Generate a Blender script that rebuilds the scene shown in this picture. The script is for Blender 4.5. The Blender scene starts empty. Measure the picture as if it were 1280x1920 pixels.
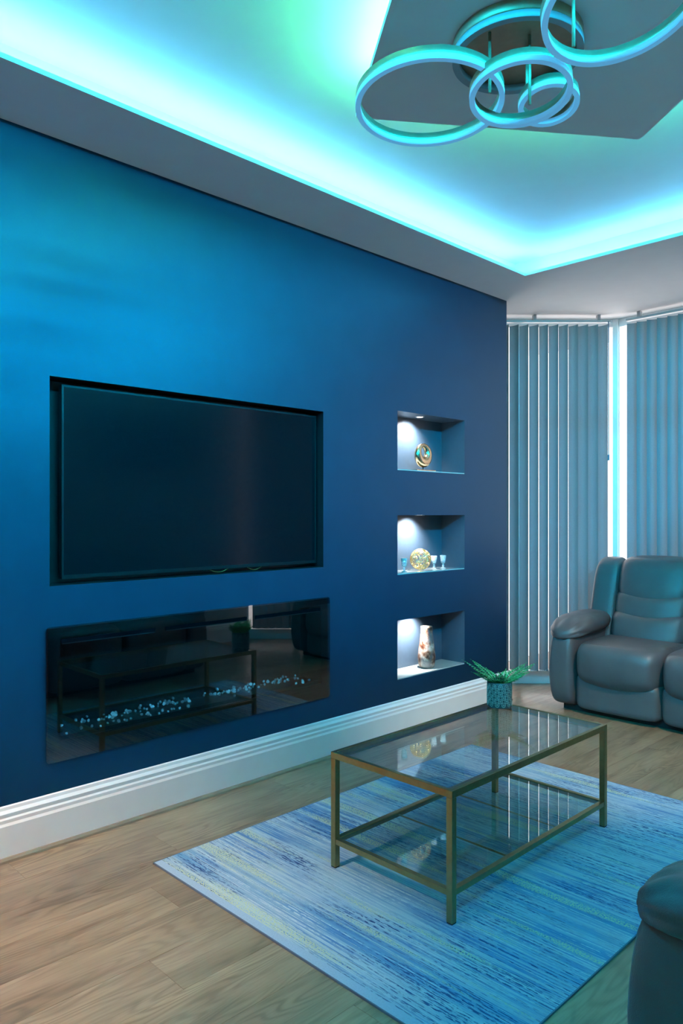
import bpy, bmesh, math, random
from mathutils import Vector, Matrix, noise
S = bpy.context.scene
C = S.collection
random.seed(7)
PI = math.pi
# ------------------------------------------------------------------ camera
H = 1.35
D = 2.98
cam = bpy.data.cameras.new('camera')
cam.sensor_fit = 'HORIZONTAL'; cam.sensor_width = 36.0
cam.lens = 36.0*1390/1280
cam.shift_y = 2/1280.0
cam.clip_start = 0.02
cob = bpy.data.objects.new('camera', cam); C.objects.link(cob)
cob.location = (D, 0, H); cob.rotation_euler = (PI/2, 0, math.radians(45.4))
S.camera = cob
# ------------------------------------------------------------------ world / exposure
w = bpy.data.worlds.new('world'); S.world = w; w.use_nodes = True
bg = w.node_tree.nodes['Background']
bg.inputs[0].default_value = (1.0, 0.93, 0.93, 1); bg.inputs[1].default_value = 3.7
S.view_settings.view_transform = 'Standard'; S.view_settings.look = 'None'
S.view_settings.gamma = 1.0; S.view_settings.exposure = 0.0
S.view_settings.use_curve_mapping = False
COVE_CYAN = (0.13, 0.57, 1.0); COVE_GREEN = (0.12, 1.0, 0.36)
COVE_POWER = 52.0; PANEL_POWER = 75.0; SIDE_POWER = 1350.0
def area(name, loc, target, size, size_y, power, color):
    l = bpy.data.lights.new(name, 'AREA'); l.shape = 'RECTANGLE'; l.size = size; l.size_y = size_y
    l.energy = power; l.color = color
    o = bpy.data.objects.new(name, l); C.objects.link(o); o.location = loc
    o.rotation_euler = (Vector(target)-Vector(loc)).to_track_quat('-Z', 'Y').to_euler()
    return o
# unseen warm fill added behind the lens
area('added_rear_fill', (1.1, -2.25, 1.2), (0.7, 2.0, 0.6), 1.8, 2.0, 8, (1.0, 0.86, 0.76))
# unseen warm spot added behind the camera to brighten the floor by the skirting
sp = bpy.data.lights.new('added_rear_spot', 'SPOT'); sp.energy = 800; sp.color = (1.0, 0.63, 0.42); sp.spot_size = math.radians(50); sp.spot_blend = 1.0; sp.shadow_soft_size = 0.05
so = bpy.data.objects.new('added_rear_spot', sp); C.objects.link(so); so.location = (0.75, -0.75, 2.86)
so.rotation_euler = (Vector((0.40, 0.85, 0))-so.location).to_track_quat('-Z', 'Y').to_euler()

sp2 = bpy.data.lights.new('added_far_spot', 'SPOT'); sp2.energy = 300; sp2.color = (1.0, 0.66, 0.42); sp2.spot_size = math.radians(50); sp2.spot_blend = 1.0; sp2.shadow_soft_size = 0.05  # unseen warm spot added to light the floor and far sofa front
so2 = bpy.data.objects.new('added_far_spot', sp2); C.objects.link(so2); so2.location = (2.5, 3.3, 2.86)
so2.rotation_euler = (Vector((0.85, 4.1, 0.1))-so2.location).to_track_quat('-Z', 'Y').to_euler()

# ------------------------------------------------------------------ materials
def new_mat(name):
    m = bpy.data.materials.new(name); m.use_nodes = True
    nt = m.node_tree; return m, nt, nt.nodes['Principled BSDF']
def nd(nt, t, **kw):
    n = nt.nodes.new(t)
    for k, v in kw.items(): setattr(n, k, v)
    return n
def pos(nt, scale=(1,1,1), kind='world'):
    mp = nd(nt, 'ShaderNodeMapping'); mp.inputs['Scale'].default_value = scale
    if kind == 'world':
        g = nd(nt, 'ShaderNodeNewGeometry'); nt.links.new(g.outputs['Position'], mp.inputs[0])
    else:
        g = nd(nt, 'ShaderNodeTexCoord'); nt.links.new(g.outputs['Object'], mp.inputs[0])
    return mp.outputs[0]
def noise_n(nt, vec, scale, detail=3, rough=0.5):
    n = nd(nt, 'ShaderNodeTexNoise'); n.inputs['Scale'].default_value = scale
    n.inputs['Detail'].default_value = detail; n.inputs['Roughness'].default_value = rough
    nt.links.new(vec, n.inputs['Vector']); return n.outputs['Fac']
def ramp(nt, fac, stops, interp='LINEAR'):
    r = nd(nt, 'ShaderNodeValToRGB'); r.color_ramp.interpolation = interp
    e = r.color_ramp.elements
    while len(e) < len(stops): e.new(0.5)
    for i, (p, c) in enumerate(stops):
        e[i].position = p; e[i].color = (*c, 1) if len(c) == 3 else c
    nt.links.new(fac, r.inputs[0]); return r.outputs[0]
def mix(nt, fac, a, b, mode='MIX'):
    m = nd(nt, 'ShaderNodeMix', data_type='RGBA', blend_type=mode)
    if hasattr(fac, 'links'): nt.links.new(fac, m.inputs[0])
    else: m.inputs[0].default_value = fac
    for s, v in ((6, a), (7, b)):
        if hasattr(v, 'links'): nt.links.new(v, m.inputs[s])
        else: m.inputs[s].default_value = (*v, 1)
    return m.outputs[2]
def bump(nt, b, h, strength=0.2, dist=0.002):
    n = nd(nt, 'ShaderNodeBump'); n.inputs['Strength'].default_value = strength
    n.inputs['Distance'].default_value = dist
    nt.links.new(h, n.inputs['Height']); nt.links.new(n.outputs[0], b.inputs['Normal'])
def simple(name, col, rough=0.5, metal=0.0, var=0.06, scale=30, bmp=0.1, dist=0.0008, spec=0.5, coat=0):
    m, nt, b = new_mat(name)
    v = pos(nt, kind='object'); f = noise_n(nt, v, scale, 4)
    lo = tuple(c*(1-var) for c in col); hi = tuple(min(1, c*(1+var)) for c in col)
    nt.links.new(ramp(nt, f, [(0.3, lo), (0.7, hi)]), b.inputs['Base Color'])
    b.inputs['Roughness'].default_value = rough; b.inputs['Metallic'].default_value = metal
    b.inputs['Specular IOR Level'].default_value = spec
    b.inputs['Coat Weight'].default_value = coat
    if bmp: bump(nt, b, f, bmp, dist)
    return m
def emit(name, col, s):
    m = bpy.data.materials.new(name); m.use_nodes = True; nt = m.node_tree; nt.nodes.clear()
    e = nd(nt, 'ShaderNodeEmission'); e.inputs[0].default_value = (*col, 1); e.inputs[1].default_value = s
    o = nd(nt, 'ShaderNodeOutputMaterial'); nt.links.new(e.outputs[0], o.inputs[0]); return m
def glass(name, tint, refl=0.06, rough=0.0, ior=1.45):
    m = bpy.data.materials.new(name); m.use_nodes = True; nt = m.node_tree; nt.nodes.clear()
    t = nd(nt, 'ShaderNodeBsdfTransparent'); t.inputs[0].default_value = (*tint, 1)
    g = nd(nt, 'ShaderNodeBsdfGlossy'); g.inputs['Roughness'].default_value = rough
    g.inputs[0].default_value = (1, 1, 1, 1)
    lw = nd(nt, 'ShaderNodeLayerWeight'); lw.inputs[0].default_value = 0.5
    pw_ = nd(nt, 'ShaderNodeMath', operation='POWER'); pw_.inputs[1].default_value = 4.0; nt.links.new(lw.outputs['Facing'], pw_.inputs[0])
    ad = nd(nt, 'ShaderNodeMath', operation='MULTIPLY_ADD', use_clamp=True); ad.inputs[1].default_value = 0.9; ad.inputs[2].default_value = refl
    nt.links.new(pw_.outputs[0], ad.inputs[0])
    mx = nd(nt, 'ShaderNodeMixShader'); o = nd(nt, 'ShaderNodeOutputMaterial')
    nt.links.new(ad.outputs[0], mx.inputs[0]); nt.links.new(t.outputs[0], mx.inputs[1]); nt.links.new(g.outputs[0], mx.inputs[2])
    nt.links.new(mx.outputs[0], o.inputs[0]); return m

M = {}
# satin navy paint: rolled texture gives the broad sheen
m, nt, b = new_mat('navy_paint')
v = pos(nt); f = noise_n(nt, v, 6, 3); f2 = noise_n(nt, v, 420, 2)
nt.links.new(ramp(nt, f, [(0.3, (0.002, 0.018, 0.042)), (0.7, (0.003, 0.021, 0.048))]), b.inputs['Base Color'])
b.inputs['Roughness'].default_value = 0.42; b.inputs['Specular IOR Level'].default_value = 0.62
b.inputs['Specular Tint'].default_value = (0.25, 0.75, 1.0, 1)
bump(nt, b, f2, 0.12, 0.0006); M['navy'] = m
M['niche'] = simple('greyed_navy_niche_paint', (0.040, 0.062, 0.090), 0.40, var=0.05, bmp=0.05)  # wall navy, greyed to imitate the wash-out under the downlights
M['white'] = simple('matt_white_ceiling_paint', (0.80, 0.80, 0.80), 0.85, var=0.015, scale=8, bmp=0.05, dist=0.0004, spec=0.2)
M['grey_wall'] = simple('pale_grey_wall_paint', (0.42, 0.43, 0.45), 0.8, var=0.03, scale=8, bmp=0.05)
M['gloss_white'] = simple('white_satin_woodwork', (0.82, 0.82, 0.83), 0.32, var=0.015, scale=12, bmp=0.03)
M['upvc'] = simple('white_window_plastic', (0.85, 0.85, 0.86), 0.3, var=0.01, bmp=0.0)
M['black'] = simple('matt_black', (0.006, 0.007, 0.010), 0.45, bmp=0.05)
M['void'] = simple('black_void', (0.002, 0.002, 0.003), 1.0, bmp=0, spec=0.0)
M['bezel'] = simple('dark_bezel', (0.006, 0.007, 0.009), 0.4, bmp=0.0, spec=0.15)
M['gold'] = simple('brushed_gold_metal', (0.33, 0.25, 0.11), 0.36, 1.0, 0.08, 60, 0.08)
M['bronze'] = simple('champagne_bronze_metal', (0.62, 0.43, 0.26), 0.22, 1.0, 0.08, 30, 0.05)
M['gold_light'] = simple('bright_gold_wire', (0.95, 0.58, 0.24), 0.3, 1.0, 0.08, 60, 0.0)
M['ring_gold'] = simple('satin_copper_metal', (0.36, 0.235, 0.15), 0.45, 0.75, 0.08, 40, 0.05)
M['diffuser'] = simple('white_silicone_diffuser', (0.28, 0.33, 0.36), 0.5, 0, 0.02, 20, 0)
M['glow_diffuser'] = simple('diffuser_with_added_glow', (0.26, 0.30, 0.33), 0.5, 0, 0.02, 20, 0)
_b = M['glow_diffuser'].node_tree.nodes['Principled BSDF']; _b.inputs['Emission Color'].default_value = (0.10, 0.42, 0.78, 1); _b.inputs['Emission Strength'].default_value = 0.62  # weak blue emission added to brighten the ring undersides
M['leather_dark'] = simple('black_underframe', (0.012, 0.012, 0.014), 0.8, bmp=0)
M['steel'] = simple('steel', (0.6, 0.6, 0.62), 0.3, 1.0, 0.03, 30, 0.02)
M['cover'] = simple('grey_plastic_rail', (0.45, 0.46, 0.48), 0.4, 0, 0.02, 20, 0)
M['wand'] = simple('blue_grey_plastic_wand', (0.10, 0.16, 0.25), 0.35, 0, 0.02, 20, 0)
# tv screen
m, nt, b = new_mat('dark_tv_screen'); b.inputs['Base Color'].default_value = (0.002, 0.004, 0.006, 1)
v = pos(nt); nt.links.new(ramp(nt, noise_n(nt, v, 900, 1), [(0.3, (0.12,)*3), (0.7, (0.15,)*3)]), b.inputs['Roughness'])
b.inputs['Specular IOR Level'].default_value = 0.18
M['screen'] = m
M['fire_glass'] = glass('smoked_fire_glass', (0.58, 0.62, 0.64), 0.075)
M['table_glass'] = glass('clear_table_glass', (0.955, 0.98, 0.97), 0.02)
M['shelf_glass'] = glass('smoky_green_shelf_glass', (0.78, 0.85, 0.81), 0.01)
M['window_glass'] = glass('window_glass', (0.97, 0.97, 0.97), 0.0)
M['niche_glass'] = simple('glass_shelf_over_paint', (0.36, 0.40, 0.38), 0.06, 0, 0.02, 10, 0, coat=0.5)
M['green_edge'] = simple('pale_green_glass_edge', (0.45, 0.68, 0.62), 0.2, 0, 0.02, 10, 0)
# crystal / small goblets
m, nt, b = new_mat('clear_crystal'); b.inputs['Base Color'].default_value = (0.9, 0.97, 1, 1)
b.inputs['Transmission Weight'].default_value = 0.75; b.inputs['Roughness'].default_value = 0.03; b.inputs['IOR'].default_value = 1.5
M['crystal'] = m
m, nt, b = new_mat('fire_crystal'); b.inputs['Base Color'].default_value = (0.75, 0.93, 1, 1)
b.inputs['Roughness'].default_value = 0.05; b.inputs['Metallic'].default_value = 0.55; b.inputs['Coat Weight'].default_value = 1
b.inputs['Emission Color'].default_value = (0.08, 0.42, 0.60, 1); 
_oi = nd(nt, 'ShaderNodeObjectInfo'); _p = nd(nt, 'ShaderNodeMath', operation='POWER'); _p.inputs[1].default_value = 3.0; nt.links.new(_oi.outputs['Random'], _p.inputs[0])
_q = nd(nt, 'ShaderNodeMath', operation='MULTIPLY_ADD'); _q.inputs[1].default_value = 1.6; _q.inputs[2].default_value = 0.10; nt.links.new(_p.outputs[0], _q.inputs[0]); nt.links.new(_q.outputs[0], b.inputs['Emission Strength'])  # per-crystal emission stands in for sparkle and blue backlight
M['fire_crystal'] = m
M['led_cyan'] = emit('led_cyan', COVE_CYAN, COVE_POWER)
M['led_side'] = emit('led_blue', (0.0, 0.60, 1.0), SIDE_POWER)
M['led_green_bright'] = emit('led_green_bright', COVE_GREEN, PANEL_POWER*1.4)
M['led_green'] = emit('led_green', COVE_GREEN, PANEL_POWER)
M['downlight'] = emit('downlight_lens', (1, 0.95, 0.88), 12)
M['fairy'] = emit('fairy_light_bulb', (1, 0.72, 0.35), 6)

# leather
m, nt, b = new_mat('grey_leather')
v = pos(nt, kind='object'); f = noise_n(nt, v, 5, 4); vo = nd(nt, 'ShaderNodeTexVoronoi'); vo.inputs['Scale'].default_value = 330
nt.links.new(v, vo.inputs['Vector'])
nt.links.new(ramp(nt, f, [(0.3, (0.074, 0.068, 0.070)), (0.7, (0.098, 0.090, 0.092))]), b.inputs['Base Color'])
b.inputs['Roughness'].default_value = 0.40; b.inputs['Specular IOR Level'].default_value = 0.5
f3 = noise_n(nt, v, 14, 3)
ad = nd(nt, 'ShaderNodeMath', operation='MULTIPLY_ADD'); nt.links.new(f3, ad.inputs[0]); ad.inputs[1].default_value = 6.0
nt.links.new(vo.outputs['Distance'], ad.inputs[2]); bump(nt, b, ad.outputs[0], 0.30, 0.0012)
M['leather'] = m
M['seam'] = simple('dark_seam_thread', (0.04, 0.04, 0.045), 0.7, bmp=0)

# oak laminate: grain runs along Y, each plank has its own random shift
m, nt, b = new_mat('oak_laminate')
g = nd(nt, 'ShaderNodeNewGeometry'); oi = nd(nt, 'ShaderNodeObjectInfo')
cb = nd(nt, 'ShaderNodeCombineXYZ'); mu = nd(nt, 'ShaderNodeMath', operation='MULTIPLY'); mu.inputs[1].default_value = 37.0
nt.links.new(oi.outputs['Random'], mu.inputs[0])
for i in range(3): nt.links.new(mu.outputs[0], cb.inputs[i])
va = nd(nt, 'ShaderNodeVectorMath', operation='ADD'); nt.links.new(g.outputs['Position'], va.inputs[0]); nt.links.new(cb.outputs[0], va.inputs[1])
def mapv(scale):
    mp = nd(nt, 'ShaderNodeMapping'); mp.inputs['Scale'].default_value = scale; nt.links.new(va.outputs[0], mp.inputs[0]); return mp.outputs[0]
warp = nd(nt, 'ShaderNodeTexNoise'); warp.inputs['Scale'].default_value = 1.0; warp.inputs['Detail'].default_value = 3
nt.links.new(mapv((5, 1.1, 1)), warp.inputs['Vector'])
cont = noise_n(nt, mapv((7.0, 0.95, 1)), 1.0, 2, 0.45)
mk = nd(nt, 'ShaderNodeMath', operation='MULTIPLY'); mk.inputs[1].default_value = 150.0; nt.links.new(cont, mk.inputs[0])
sn = nd(nt, 'ShaderNodeMath', operation='SINE'); nt.links.new(mk.outputs[0], sn.inputs[0])
sa = nd(nt, 'ShaderNodeMath', operation='MULTIPLY_ADD'); sa.inputs[1].default_value = 0.5; sa.inputs[2].default_value = 0.5; nt.links.new(sn.outputs[0], sa.inputs[0])
fine = noise_n(nt, mapv((120, 5, 1)), 1.0, 5, 0.65); cloud = noise_n(nt, mapv((3.5, 1.3, 1)), 1.0, 4, 0.6)
streak = noise_n(nt, mapv((26, 1.6, 1)), 1.0, 5, 0.7)
c1 = ramp(nt, cloud, [(0.28, (0.155, 0.098, 0.058)), (0.5, (0.265, 0.180, 0.112)), (0.75, (0.360, 0.258, 0.168))])
knot = noise_n(nt, mapv((5.0, 1.4, 1)), 1.3, 3, 0.6)
kmask = ramp(nt, knot, [(0.42, (0.12, 0.12, 0.12)), (0.62, (0.75, 0.75, 0.75))])
c2 = mix(nt, kmask, c1, mix(nt, 1.0, c1, ramp(nt, sa.outputs[0], [(0.0, (0.55, 0.47, 0.42)), (0.45, (0.92, 0.90, 0.88)), (1, (1.08, 1.06, 1.04))]), 'MULTIPLY'))
c3 = mix(nt, 0.75, c2, ramp(nt, streak, [(0.30, (0.50, 0.43, 0.38)), (0.50, (0.95, 0.95, 0.95)), (0.75, (1.1, 1.08, 1.05))]), 'MULTIPLY')
c4 = mix(nt, 0.5, c3, ramp(nt, fine, [(0.3, (0.70, 0.66, 0.62)), (0.55, (1, 1, 1))]), 'MULTIPLY')
tone = ramp(nt, oi.outputs['Random'], [(0, (0.94, 0.93, 0.92)), (1, (1.06, 1.04, 1.02))])
nt.links.new(mix(nt, 1.0, c4, tone, 'MULTIPLY'), b.inputs['Base Color'])
b.inputs['Roughness'].default_value = 0.30; bump(nt, b, fine, 0.12, 0.0006)
M['oak'] = m
M['oak_dark'] = simple('dark_underlay', (0.05, 0.035, 0.025), 0.8)
M['oak_trim'] = simple('oak_beading', (0.20, 0.13, 0.085), 0.4, 0, 0.15, 12, 0.05)

# rug: broken stripes running across (X), changing along Y
m, nt, b = new_mat('blue_distressed_rug')
def P(scale): return pos(nt, scale)
spk = noise_n(nt, P((150, 230, 1)), 1.0, 1, 0.5)
def mulc(a_, b__): return mix(nt, 1.0, a_, b__, 'MULTIPLY')
BW = lambda lo, hi: [(lo, (0, 0, 0)), (hi, (1, 1, 1))]
band = noise_n(nt, P((0.30, 5.2, 1)), 1.0, 4, 0.62)
reg = noise_n(nt, P((1.9, 2.6, 1)), 1.3, 3, 0.6)             # worn-away regions
l1 = noise_n(nt, P((0.9, 85, 1)), 1.0, 2, 0.6)
l2 = noise_n(nt, P((2.2, 150, 1)), 1.0, 1, 0.5)
brk = noise_n(nt, P((34, 170, 1)), 1.0, 2, 0.6)
c = ramp(nt, band, [(0.30, (0.07, 0.20, 0.40)), (0.42, (0.13, 0.29, 0.47)), (0.50, (0.28, 0.42, 0.54)), (0.60, (0.38, 0.50, 0.58)), (0.70, (0.24, 0.40, 0.54))])
c = mix(nt, mulc(ramp(nt, l1, BW(0.46, 0.53)), ramp(nt, reg, [(0.35, (0.95,)*3), (0.60, (0.15,)*3)])), c, (0.075, 0.20, 0.42))
c = mix(nt, mulc(ramp(nt, l2, BW(0.56, 0.62)), ramp(nt, brk, BW(0.42, 0.5))), c, (0.44, 0.55, 0.62))
dk = mulc(mulc(ramp(nt, noise_n(nt, P((1.5, 120, 1)), 1.37, 2, 0.6), BW(0.50, 0.56)), ramp(nt, brk, BW(0.46, 0.52))), ramp(nt, noise_n(nt, P((1.6, 4.2, 1)), 0.9, 3, 0.6), BW(0.40, 0.54)))
c = mix(nt, dk, c, (0.022, 0.060, 0.17))
ym = mulc(ramp(nt, noise_n(nt, P((0.55, 7.5, 1)), 1.21, 3, 0.6), BW(0.555, 0.62)), ramp(nt, spk, BW(0.45, 0.53)))
c = mix(nt, ym, c, (0.44, 0.52, 0.36))
nt.links.new(c, b.inputs['Base Color']); b.inputs['Roughness'].default_value = 0.95; b.inputs['Specular IOR Level'].default_value = 0.1
bump(nt, b, spk, 0.5, 0.002); M['rug'] = m
M['rug_edge'] = simple('dark_rug_binding', (0.08, 0.12, 0.18), 0.9)
M['rug_border'] = simple('plain_blue_rug_border', (0.30, 0.42, 0.55), 0.95, 0, 0.06, 160, 0.4, 0.002, 0.1)

# translucent blind fabric; cyan room light is tinted into its diffuse colour
m = bpy.data.materials.new('cyan_tinted_blind_fabric'); m.use_nodes = True; nt = m.node_tree; nt.nodes.clear()
v = pos(nt, (1, 1, 1), 'object'); f = noise_n(nt, v, 260, 2)
col = ramp(nt, f, [(0.3, (0.10, 0.19, 0.22)), (0.7, (0.13, 0.23, 0.26))])
df = nd(nt, 'ShaderNodeBsdfDiffuse'); tr = nd(nt, 'ShaderNodeBsdfTranslucent'); nt.links.new(col, df.inputs[0]); tr.inputs[0].default_value = (0.46, 0.43, 0.44, 1)
mx = nd(nt, 'ShaderNodeMixShader'); mx.inputs[0].default_value = 0.09; o = nd(nt, 'ShaderNodeOutputMaterial')
nt.links.new(df.outputs[0], mx.inputs[1]); nt.links.new(tr.outputs[0], mx.inputs[2]); nt.links.new(mx.outputs[0], o.inputs[0])
M['fabric'] = m

# vase: mottled marble with copper
m, nt, b = new_mat('mottled_copper_marble'); v = pos(nt, (1, 1, 0.8), 'object')
f = noise_n(nt, v, 22, 6, 0.65); f2 = noise_n(nt, v, 15, 3)
c = ramp(nt, f, [(0.36, (0.012, 0.006, 0.006)), (0.44, (0.13, 0.042, 0.020)), (0.50, (0.28, 0.15, 0.10)), (0.60, (0.46, 0.35, 0.30)), (0.7, (0.14, 0.11, 0.12))])
nt.links.new(mix(nt, ramp(nt, f2, [(0.50, (0, 0, 0)), (0.60, (0.8, 0.8, 0.8))]), c, (0.10, 0.085, 0.09)), b.inputs['Base Color'])
b.inputs['Roughness'].default_value = 0.3; M['vase'] = m
# pot
M['pot'] = simple('dark_grey_ceramic', (0.055, 0.062, 0.060), 0.45, 0, 0.1, 40, 0.05)
M['pot_relief'] = simple('pale_grey_relief', (0.40, 0.42, 0.36), 0.5, 0, 0.1, 40, 0.05)
M['fern'] = simple('green_fern_leaf', (0.035, 0.30, 0.09), 0.45, 0, 0.5, 60, 0.05)
M['fern_dark'] = simple('dark_green_leaf', (0.015, 0.07, 0.02), 0.5, 0, 0.5, 60, 0.05)
M['stem'] = simple('green_brown_stem', (0.08, 0.10, 0.03), 0.6)
M['soil'] = simple('dark_soil', (0.02, 0.014, 0.01), 0.9, 0, 0.3, 90, 0.5, 0.003)
# wall picture
m, nt, b = new_mat('dark_reed_picture'); v = pos(nt, (1, 22, 2.2)); f = noise_n(nt, v, 1.0, 5, 0.7)
nt.links.new(ramp(nt, f, [(0.42, (0.006, 0.009, 0.012)), (0.62, (0.06, 0.08, 0.09))]), b.inputs['Base Color']); b.inputs['Roughness'].default_value = 0.6
M['picture'] = m

# ------------------------------------------------------------------ mesh helpers
def obj(name, bm, mat, parent=None, smooth=False, loc=None, kind=None, label=None):
    me = bpy.data.meshes.new(name); bm.normal_update(); bm.to_mesh(me); bm.free()
    mats = mat if isinstance(mat, (list, tuple)) else [mat]
    for x in mats: me.materials.append(M[x])
    if smooth: me.polygons.foreach_set('use_smooth', [True]*len(me.polygons))
    o = bpy.data.objects.new(name, me); C.objects.link(o)
    if parent: o.parent = parent
    if loc: o.location = loc
    if kind: o['kind'] = kind
    if label: o['label'] = label
    return o
def empty(name, loc=(0,0,0), rz=0, label=None, cat=None, group=None, kind=None):
    o = bpy.data.objects.new(name, None); C.objects.link(o); o.location = loc; o.rotation_euler = (0, 0, rz)
    o.empty_display_size = 0.05; tag(o, label, cat, group, kind); return o
def tag(o, label=None, cat=None, group=None, kind=None):
    if label: o['label'] = label
    if cat: o['category'] = cat
    if group: o['group'] = group
    if kind: o['kind'] = kind
    return o
def copy_tree(o, parent=None):
    c = o.copy(); C.objects.link(c)
    if parent: c.parent = parent
    for ch in list(o.children): copy_tree(ch, c)
    return c
def box(bm, x0, x1, y0, y1, z0, z1, mi=0, bevel=0.0):
    vs = [bm.verts.new(p) for p in ((x0,y0,z0),(x1,y0,z0),(x1,y1,z0),(x0,y1,z0),(x0,y0,z1),(x1,y0,z1),(x1,y1,z1),(x0,y1,z1))]
    fs = [bm.faces.new([vs[i] for i in q]) for q in ((0,3,2,1),(4,5,6,7),(0,1,5,4),(1,2,6,5),(2,3,7,6),(3,0,4,7))]
    for f in fs: f.material_index = mi
    if bevel:
        es = list({e for f in fs for e in f.edges})
        r = bmesh.ops.bevel(bm, geom=es, offset=bevel, segments=2, profile=0.6, affect='EDGES')
        for f in r['faces']: f.material_index = mi
def nb(*a, **k):
    bm = bmesh.new(); box(bm, *a, **k); return bm
def quad(bm, pts, mi=0):
    f = bm.faces.new([bm.verts.new(p) for p in pts]); f.material_index = mi; return f
def tube(bm, pts, r, n=8, closed=False, mi=0):
    pts = [Vector(p) for p in pts]; N = len(pts); rings = []
    ref = Vector((0, 0, 1)); prev = None
    for i, p in enumerate(pts):
        a = pts[(i-1) % N] if (closed or i > 0) else p
        c = pts[(i+1) % N] if (closed or i < N-1) else p
        t = (c-a).normalized()
        if prev is None:
            u = t.cross(ref)
            if u.length < 1e-3: u = t.cross(Vector((1, 0, 0)))
        else: u = prev - t*prev.dot(t)
        u.normalize(); prev = u.copy(); v_ = t.cross(u)
        rr = r[i] if isinstance(r, (list, tuple)) else r
        rings.append([bm.verts.new(p+rr*(math.cos(2*PI*k/n)*u+math.sin(2*PI*k/n)*v_)) for k in range(n)])
    for i in range(N if closed else N-1):
        A, B = rings[i], rings[(i+1) % N]
        for k in range(n):
            f = bm.faces.new((A[k], A[(k+1) % n], B[(k+1) % n], B[k])); f.material_index = mi
    if not closed:
        bm.faces.new(rings[0][::-1]); bm.faces.new(rings[-1])
def lathe(bm, prof, n=24, c=(0,0,0), mi=0, cap=True):
    rings = []
    for r, z in prof:
        rings.append([bm.verts.new((c[0]+r*math.cos(2*PI*k/n), c[1]+r*math.sin(2*PI*k/n), c[2]+z)) for k in range(n)])
    for A, B in zip(rings, rings[1:]):
        for k in range(n):
            f = bm.faces.new((A[k], A[(k+1) % n], B[(k+1) % n], B[k])); f.material_index = mi
    if cap:
        bm.faces.new(rings[0][::-1]).material_index = mi; bm.faces.new(rings[-1]).material_index = mi
def extrude_profile(bm, prof, p0, p1, inward, mi=0):
    """profile (d, z) pairs; d measured along `inward` from the line p0-p1"""
    inward = Vector(inward).normalized(); R = []
    for p in (Vector(p0), Vector(p1)):
        R.append([bm.verts.new((p.x+inward.x*d, p.y+inward.y*d, p.z+z)) for d, z in prof])
    n = len(prof)
    for i in range(n):
        f = bm.faces.new((R[0][i], R[0][(i+1) % n], R[1][(i+1) % n], R[1][i])); f.material_index = mi
    bm.faces.new(R[0]); bm.faces.new(R[1][::-1])
    bmesh.ops.recalc_face_normals(bm, faces=bm.faces[:])
def puff(size, center, e=4, seg=10, deform=None, bm=None):
    bm = bm or bmesh.new(); keep = {}
    def vert(p):
        k = tuple(round(c, 5) for c in p)
        if k not in keep:
            # ease spacing so the rounding has enough vertices
            q = [math.sin(c*PI/2) if abs(c) < 1 else c for c in p]
            ee = e if isinstance(e, (tuple, list)) else (e, e, e)
            nrm = max(1e-6, sum(abs(q[i])**ee[i] for i in range(3)))
            mean = sum(ee)/3
            s = nrm**(-1.0/mean); q = [c*s for c in q]
            P_ = Vector([center[i]+q[i]*size[i]/2 for i in range(3)])
            if deform: P_ = Vector(deform(q, P_))
            keep[k] = bm.verts.new(P_)
        return keep[k]
    for ax in range(3):
        for sg in (-1, 1):
            for i in range(seg):
                for j in range(seg):
                    qs = []
                    for a, b_ in ((i, j), (i+1, j), (i+1, j+1), (i, j+1)):
                        p = [0, 0, 0]; p[ax] = sg; p[(ax+1) % 3] = -1+2*a/seg; p[(ax+2) % 3] = -1+2*b_/seg; qs.append(vert(p))
                    if sg < 0: qs.reverse()
                    bm.faces.new(qs)
    return bm

# ------------------------------------------------------------------ THE SETTING
ZC = 2.884            # underside of perimeter soffit
ZT = ZC+0.165         # upper tray ceiling
YE = 4.615            # end of the media wall
XR = 3.45; YB = -2.3
# --- left media wall with recesses
tv = (1.285, 2.820, 0.995, 1.0)
TVR = dict(y0=1.272, y1=2.798, z0=1.052, z1=1.909)
FR = dict(y0=1.31, y1=2.77, z0=0.41, z1=0.845)
NY0, NY1 = 3.418, 4.105
NZ = [(1.613, 1.975), (0.973, 1.337), (0.332, 0.693)]
ND = 0.195
bm = bmesh.new()
ys = sorted({YB, YE, TVR['y0'], TVR['y1'], NY0, NY1, FR['y0'], FR['y1']})
zs = sorted({0, ZC, TVR['z0'], TVR['z1'], FR['z0'], FR['z1'], *[a for p in NZ for a in p]})
holes = [(TVR['y0'], TVR['y1'], TVR['z0'], TVR['z1']), (FR['y0'], FR['y1'], FR['z0'], FR['z1'])]+[(NY0, NY1, a, b_) for a, b_ in NZ]
for a, b_ in zip(ys, ys[1:]):
    for c_, d_ in zip(zs, zs[1:]):
        ym_, zm_ = (a+b_)/2, (c_+d_)/2
        if any(h[0] < ym_ < h[1] and h[2] < zm_ < h[3] for h in holes): continue
        quad(bm, [(0, a, c_), (0, b_, c_), (0, b_, d_), (0, a, d_)])
quad(bm, [(0, YE, 0), (-0.42, YE, 0), (-0.42, YE, ZC), (0, YE, ZC)])
quad(bm, [(-0.42, YB, 0), (-0.42, YB, ZC), (-0.42, YE, ZC), (-0.42, YE, 0)])
bmesh.ops.remove_doubles(bm, verts=bm.verts[:], dist=1e-4)
wall_l = obj('wall_left', bm, 'navy'); wall_l['kind'] = 'structure'
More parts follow.
